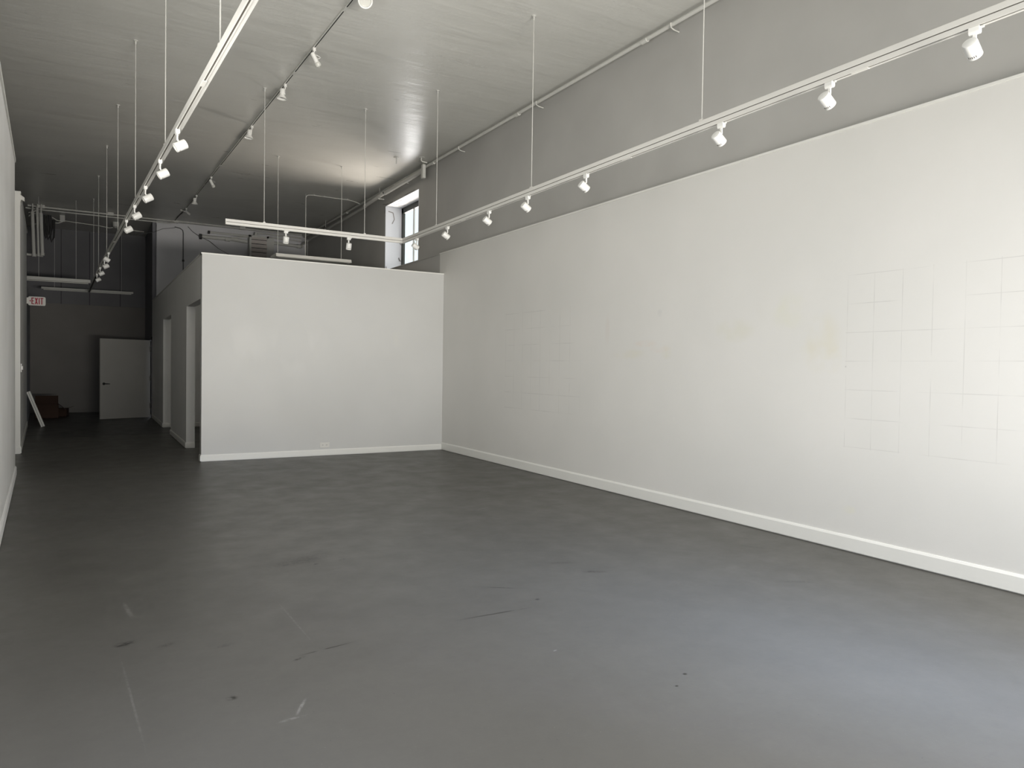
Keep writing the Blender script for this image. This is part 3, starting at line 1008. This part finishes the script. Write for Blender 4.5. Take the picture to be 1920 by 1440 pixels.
c9 = tag(MB().tube([(1.99, YR - .03, 5.2), (2.12, YR - .03, 5.18), (2.19, YR - .03, 5.13), (2.205, YR - .03, 5.05), (2.205, YR - .03, 3.0)], .012, 10).build('wall_conduit', M_GCABLE), 'thin dark upright conduit on the far grey wall, dropping behind the partition', 'conduit')
MB().box((2.18, YR - .05, 4.28), (2.23, YR, 4.33)).build('strap', M_CABLE, c9)
tag(MB().tube([(2.32, YR - .02, 5.25), (2.44, YR - .03, 5.12), (2.6, YR - .2, 4.98), (2.85, YR - .19, 4.88), (3.1, YR - .04, 4.72), (3.45, YR - .02, 4.55), (3.7, YR - .02, 4.46)], .006, 8).build('loose_cable', M_GCABLE), 'thin dark cable sagging diagonally across the far grey wall under the thick pipe', 'cable')
tag(MB().tube([(.9, 21.6, 4.9), (1.2, 21.5, 4.93), (1.5, 21.4, 5.0), (1.7, YR - .02, 5.12), (2.0, YR - .02, 5.18)], .006, 8).build('loose_cable', M_GCABLE), 'thin dark cable drooping into the dark hallway beside the grey wall edge', 'cable')

# ------------------------------------------------------------------ pipe cluster high on the left of the hallway
VG = 'upright pipes high on the left of the hallway'
for (x, z1_, z0_, r_, l) in ((-1.165, 5.11, 4.05, .038, 'leftmost upright grey pipe high above the exit sign'), (-1.072, 5.22, 4.07, .024, 'thin middle upright grey pipe high above the exit sign, reaching highest'), (-.992, 5.10, 4.09, .038, 'rightmost upright grey pipe high above the exit sign')):
    r = thing('upright_pipe', (x, 20.9, z0_), l, 'pipe', VG)
    MB().tube([(x, 20.9, z0_), (x - .03, 20.9, z1_)], r_, 14).build('pipe', M_PIPE, r)
    MB().tube([(x, 20.9, z0_ - .02), (x, 20.9, z0_ + .05)], r_ * 1.2, 14).build('end_fitting', M_PIPE, r)
    MB().tube([(x - .03, 20.9, z1_), (x - .03, 20.95, CEIL)], r_ * .5, 10).build('riser', M_PIPE, r)
r = thing('branch_pipe', (-1.35, 20.9, 4.08), 'short level grey pipe joining the bottoms of the three upright pipes', 'pipe')
MB().tube([(-2.2, 20.98, 4.09), (-.98, 20.98, 4.08)], .030, 12).build('pipe', M_PIPE, r)
r = thing('cable_bundle', (-.88, 21.0, 4.8), 'tangle of dark cables hanging beside the upright pipes high in the hallway', 'cable')
for i, (x0, x1, zb_) in enumerate(((-.98, -.88, 4.52), (-.95, -.82, 4.50), (-.90, -.84, 4.62), (-.86, -.76, 4.44), (-.83, -.78, 4.7))):
    MB().tube([(x0, 21.05, 5.10), (x0 + .01, 21.03, 4.9), ((x0 + x1) / 2 - .02, 21.0, zb_ + .1), ((x0 + x1) / 2, 21.0, zb_), (x1, 21.02, zb_ + .12), (x1 + .01, 21.05, 5.0)], .020, 8).build('cable', M_CABLE, r)
r = thing('looped_conduit', (-.9, 21.1, 5.0), 'thin bent conduits looping right from the top of the upright pipes', 'conduit')
MB().tube([(-1.28, 21.1, 5.03), (-1.22, 21.1, 5.12), (-.95, 21.1, 5.09), (-.80, 21.1, 5.06), (-.70, 21.1, 5.0), (-.60, 21.1, 4.985)], .011, 8).build('pipe', M_PIPE, r)
MB().tube([(-1.0, 21.1, 4.97), (-.85, 21.1, 4.98), (-.76, 21.1, 4.93), (-.68, 21.1, 4.93), (-.58, 21.1, 4.975)], .011, 8).build('pipe', M_PIPE, r)
MB().tube([(-1.25, 21.1, 4.86), (-.78, 21.1, 4.83)], .012, 8).build('pipe', M_PIPE, r)
MB().tube([(-1.28, 21.0, 5.10), (-1.0, 21.05, 5.23)], .011, 8).build('brace', M_PIPE, r)
r = thing('hanging_conduit', (0, 22.3, 5.15), 'thin conduit crossing the dark hallway ceiling from a small box', 'conduit')
MB().tube([(-.60, 22.2, 5.19), (.25, 22.35, 5.17), (.45, 22.4, 5.15), (.55, 22.4, 5.17)], .012, 8).build('pipe', M_PIPE, r)
MB().tube([(.75, 22.4, 5.16), (1.30, 22.45, 5.14)], .014, 8).build('pipe', M_PIPE, r)
MB().box((-.67, 22.14, 5.15), (-.56, 22.25, CEIL)).build('box', M_PIPE, r)
MB().lathe((.62, 22.4, CEIL), (0, 0, -1), [(0, .09), (.12, .08), (.16, .03), (.16, 0)], 14).build('canopy', M_PIPE, r)

# ------------------------------------------------------------------ exit sign
ex0, ex1, ez0, ez1, ey = -1.195, -.865, 2.755, 2.955, 19.45
s = thing('exit_sign', (-1.2, ey, 2.85), 'white exit sign with red letters jutting from the left hallway wall', 'sign')
rr = .03
pts = []
for cx, cz, a0 in ((ex1 - rr, ez1 - rr, 0), (ex0 + rr, ez1 - rr, 90), (ex0 + rr, ez0 + rr, 180), (ex1 - rr, ez0 + rr, 270)):
    for i in range(6):
        a = math.radians(a0 + i * 18)
        pts.append((cx + rr * math.cos(a), ey, cz + rr * math.sin(a)))
MB().prism(pts, (0, .04, 0)).build('panel', M_SIGN, s)
MB().box((xl(ey), ey + .005, 2.79), (ex0 + .01, ey + .035, 2.93)).build('bracket', M_SIGN, s)
yl = ey - .004
H0, H1, st = ez0 + .028, ez1 - .024, .019


def quad(k, a, b_, w):
    k.bar((a[0], yl, a[1]), (b_[0], yl, b_[1]), w, .004, (0, 1, 0))


k = MB()
x = ex0 + .062
k.box((x, yl - .002, H0), (x + st, yl + .003, H1))
for zz in (H0, (H0 + H1) / 2 - st / 2, H1 - st):
    k.box((x, yl - .002, zz), (x + .052 - (.006 if zz not in (H0, H1 - st) else 0), yl + .003, zz + st))
k.build('letter_e', M_RED, s)
x = ex0 + .124
k = MB()
k.prism([(x, yl - .002, H0), (x + .022, yl - .002, H0), (x + .062, yl - .002, H1), (x + .040, yl - .002, H1)], (0, .005, 0))
k.prism([(x + .040, yl - .0022, H0), (x + .062, yl - .0022, H0), (x + .022, yl - .0022, H1), (x, yl - .0022, H1)], (0, .005, 0))
k.build('letter_x', M_RED, s)
x = ex0 + .198
MB().box((x, yl - .002, H0), (x + .020, yl + .003, H1)).build('letter_i', M_RED, s)
x = ex0 + .228
MB().box((x, yl - .002, H1 - st), (x + .060, yl + .003, H1)).box((x + .020, yl - .002, H0), (x + .040, yl + .003, H1)).build('letter_t', M_RED, s)
x = ex0 + .022
zc = (H0 + H1) / 2
MB().prism([(x, yl - .002, zc), (x + .026, yl - .002, zc - .026), (x + .026, yl - .002, zc + .026)], (0, .005, 0)).build('arrow', M_RED, s)

# ------------------------------------------------------------------ small wall fittings
s = thing('light_switch', (xl(14.25), 14.25, 1.38), 'white light switch on the left wall just past the bright wall end', 'light switch')
MB().box((xl(14.25) - .004, 14.19, 1.31), (xl(14.25) + .016, 14.31, 1.45)).build('wall_plate', M_LAMP, s, bevel=.003)
MB().box((xl(14.25) + .014, 14.235, 1.35), (xl(14.25) + .030, 14.265, 1.41)).build('rocker', M_LAMP, s, bevel=.002)

s = thing('wall_outlet', (3.345, YP, .175), 'small white power outlet low on the white partition', 'outlet')
MB().box((3.27, YP - .008, .135), (3.425, YP + .001, .218)).build('cover_plate', M_METAL, s, bevel=.002)
for x in (3.315, 3.380):
    sk = MB().lathe((x, YP - .007, .178), (0, -1, 0), [(0, 0), (0, .019), (.003, .018), (.0035, 0)], 18).build('socket', M_METAL, s)
    MB().box((x - .008, YP - .0125, .172), (x - .004, YP - .010, .184)).box((x + .004, YP - .0125, .172), (x + .008, YP - .010, .184)).build('contact_slots', M_SLOT, sk)

s = thing('wall_bracket', (xl(13.95), 13.95, 4.10), 'small pale bracket at the top corner of the left wall end', 'bracket')
x = xl(13.95)
MB().prism([(x, 13.90, 4.16), (x + .06, 13.90, 4.12), (x + .06, 13.90, 4.06), (x + .02, 13.90, 4.08), (x, 13.90, 4.02)], (0, .08, 0)).build('arm', M_METAL, s)
MB().box((x - .002, 13.89, 3.98), (x + .008, 13.99, 4.17)).build('plate', M_METAL, s)

# ------------------------------------------------------------------ things on the hallway floor
p0, p1 = Vector((-.905, 19.26, .012)), Vector((-1.193, 19.42, .80))
s = thing('leaning_board', (-.905, 19.26, 0), 'long white board leaning against the left hallway wall', 'board')
MB().bar(p0, p1, .022, .075, (0.93, 0, .35)).build('board', M_TRIM, s, bevel=.002)
a_ = (p1 - p0).normalized()
MB().bar(p0 + Vector((-.002, -.013, .002)), p1 + Vector((-.002, -.013, -.002)), .003, .006, (0.93, 0, .35)).build('groove', M_SLOT, s)


def carton(name, loc, w, d, h, rz, flaps, label, mat=M_CARD):
    r = thing(name, loc, label, 'box', 'dark boxes at the end of the hallway')
    x, y, z = loc
    c_, s_ = math.cos(rz), math.sin(rz)

    def W(a, b_, cc):
        return (x + a * c_ - b_ * s_, y + a * s_ + b_ * c_, cc)
    k = MB()
    t = .012
    for a0, b0, a1, b1 in ((-w / 2, -d / 2, w / 2, -d / 2 + t), (-w / 2, d / 2 - t, w / 2, d / 2), (-w / 2, -d / 2, -w / 2 + t, d / 2), (w / 2 - t, -d / 2, w / 2, d / 2)):
        k.prism([W(a0, b0, .001), W(a1, b0, .001), W(a1, b1, .001), W(a0, b1, .001)], (0, 0, h))
    k.prism([W(-w / 2, -d / 2, .001), W(w / 2, -d / 2, .001), W(w / 2, d / 2, .001), W(-w / 2, d / 2, .001)], (0, 0, t))
    k.build('body', mat, r)
    for side, ln, ang in flaps:
        dz, dh = ln * math.sin(ang), ln * math.cos(ang)
        if side == 'l':
            q = [W(-w / 2, -d / 2, h), W(-w / 2, d / 2, h), W(-w / 2 - dh, d / 2, h + dz), W(-w / 2 - dh, -d / 2, h + dz)]
        elif side == 'r':
            q = [W(w / 2, -d / 2, h), W(w / 2, d / 2, h), W(w / 2 + dh, d / 2, h + dz), W(w / 2 + dh, -d / 2, h + dz)]
        elif side == 'f':
            q = [W(-w / 2, -d / 2, h), W(w / 2, -d / 2, h), W(w / 2, -d / 2 - dh, h + dz), W(-w / 2, -d / 2 - dh, h + dz)]
        else:
            q = [W(-w / 2, d / 2, h), W(w / 2, d / 2, h), W(w / 2, d / 2 + dh, h + dz), W(-w / 2, d / 2 + dh, h + dz)]
        MB().prism(q, (0, 0, .006)).build('flap', mat, r)
    return r


carton('cardboard_box', (-.97, 22.4, 0), .52, .5, .36, .05, (('r', .22, -.75), ('b', .24, 1.0), ('l', .10, 1.1)), 'large dark open cardboard box behind the leaning white board')
carton('cardboard_box', (-.66, 22.9, 0), .30, .4, .22, -.1, (('r', .12, .35),), 'smaller low dark box right of the large open cardboard box')
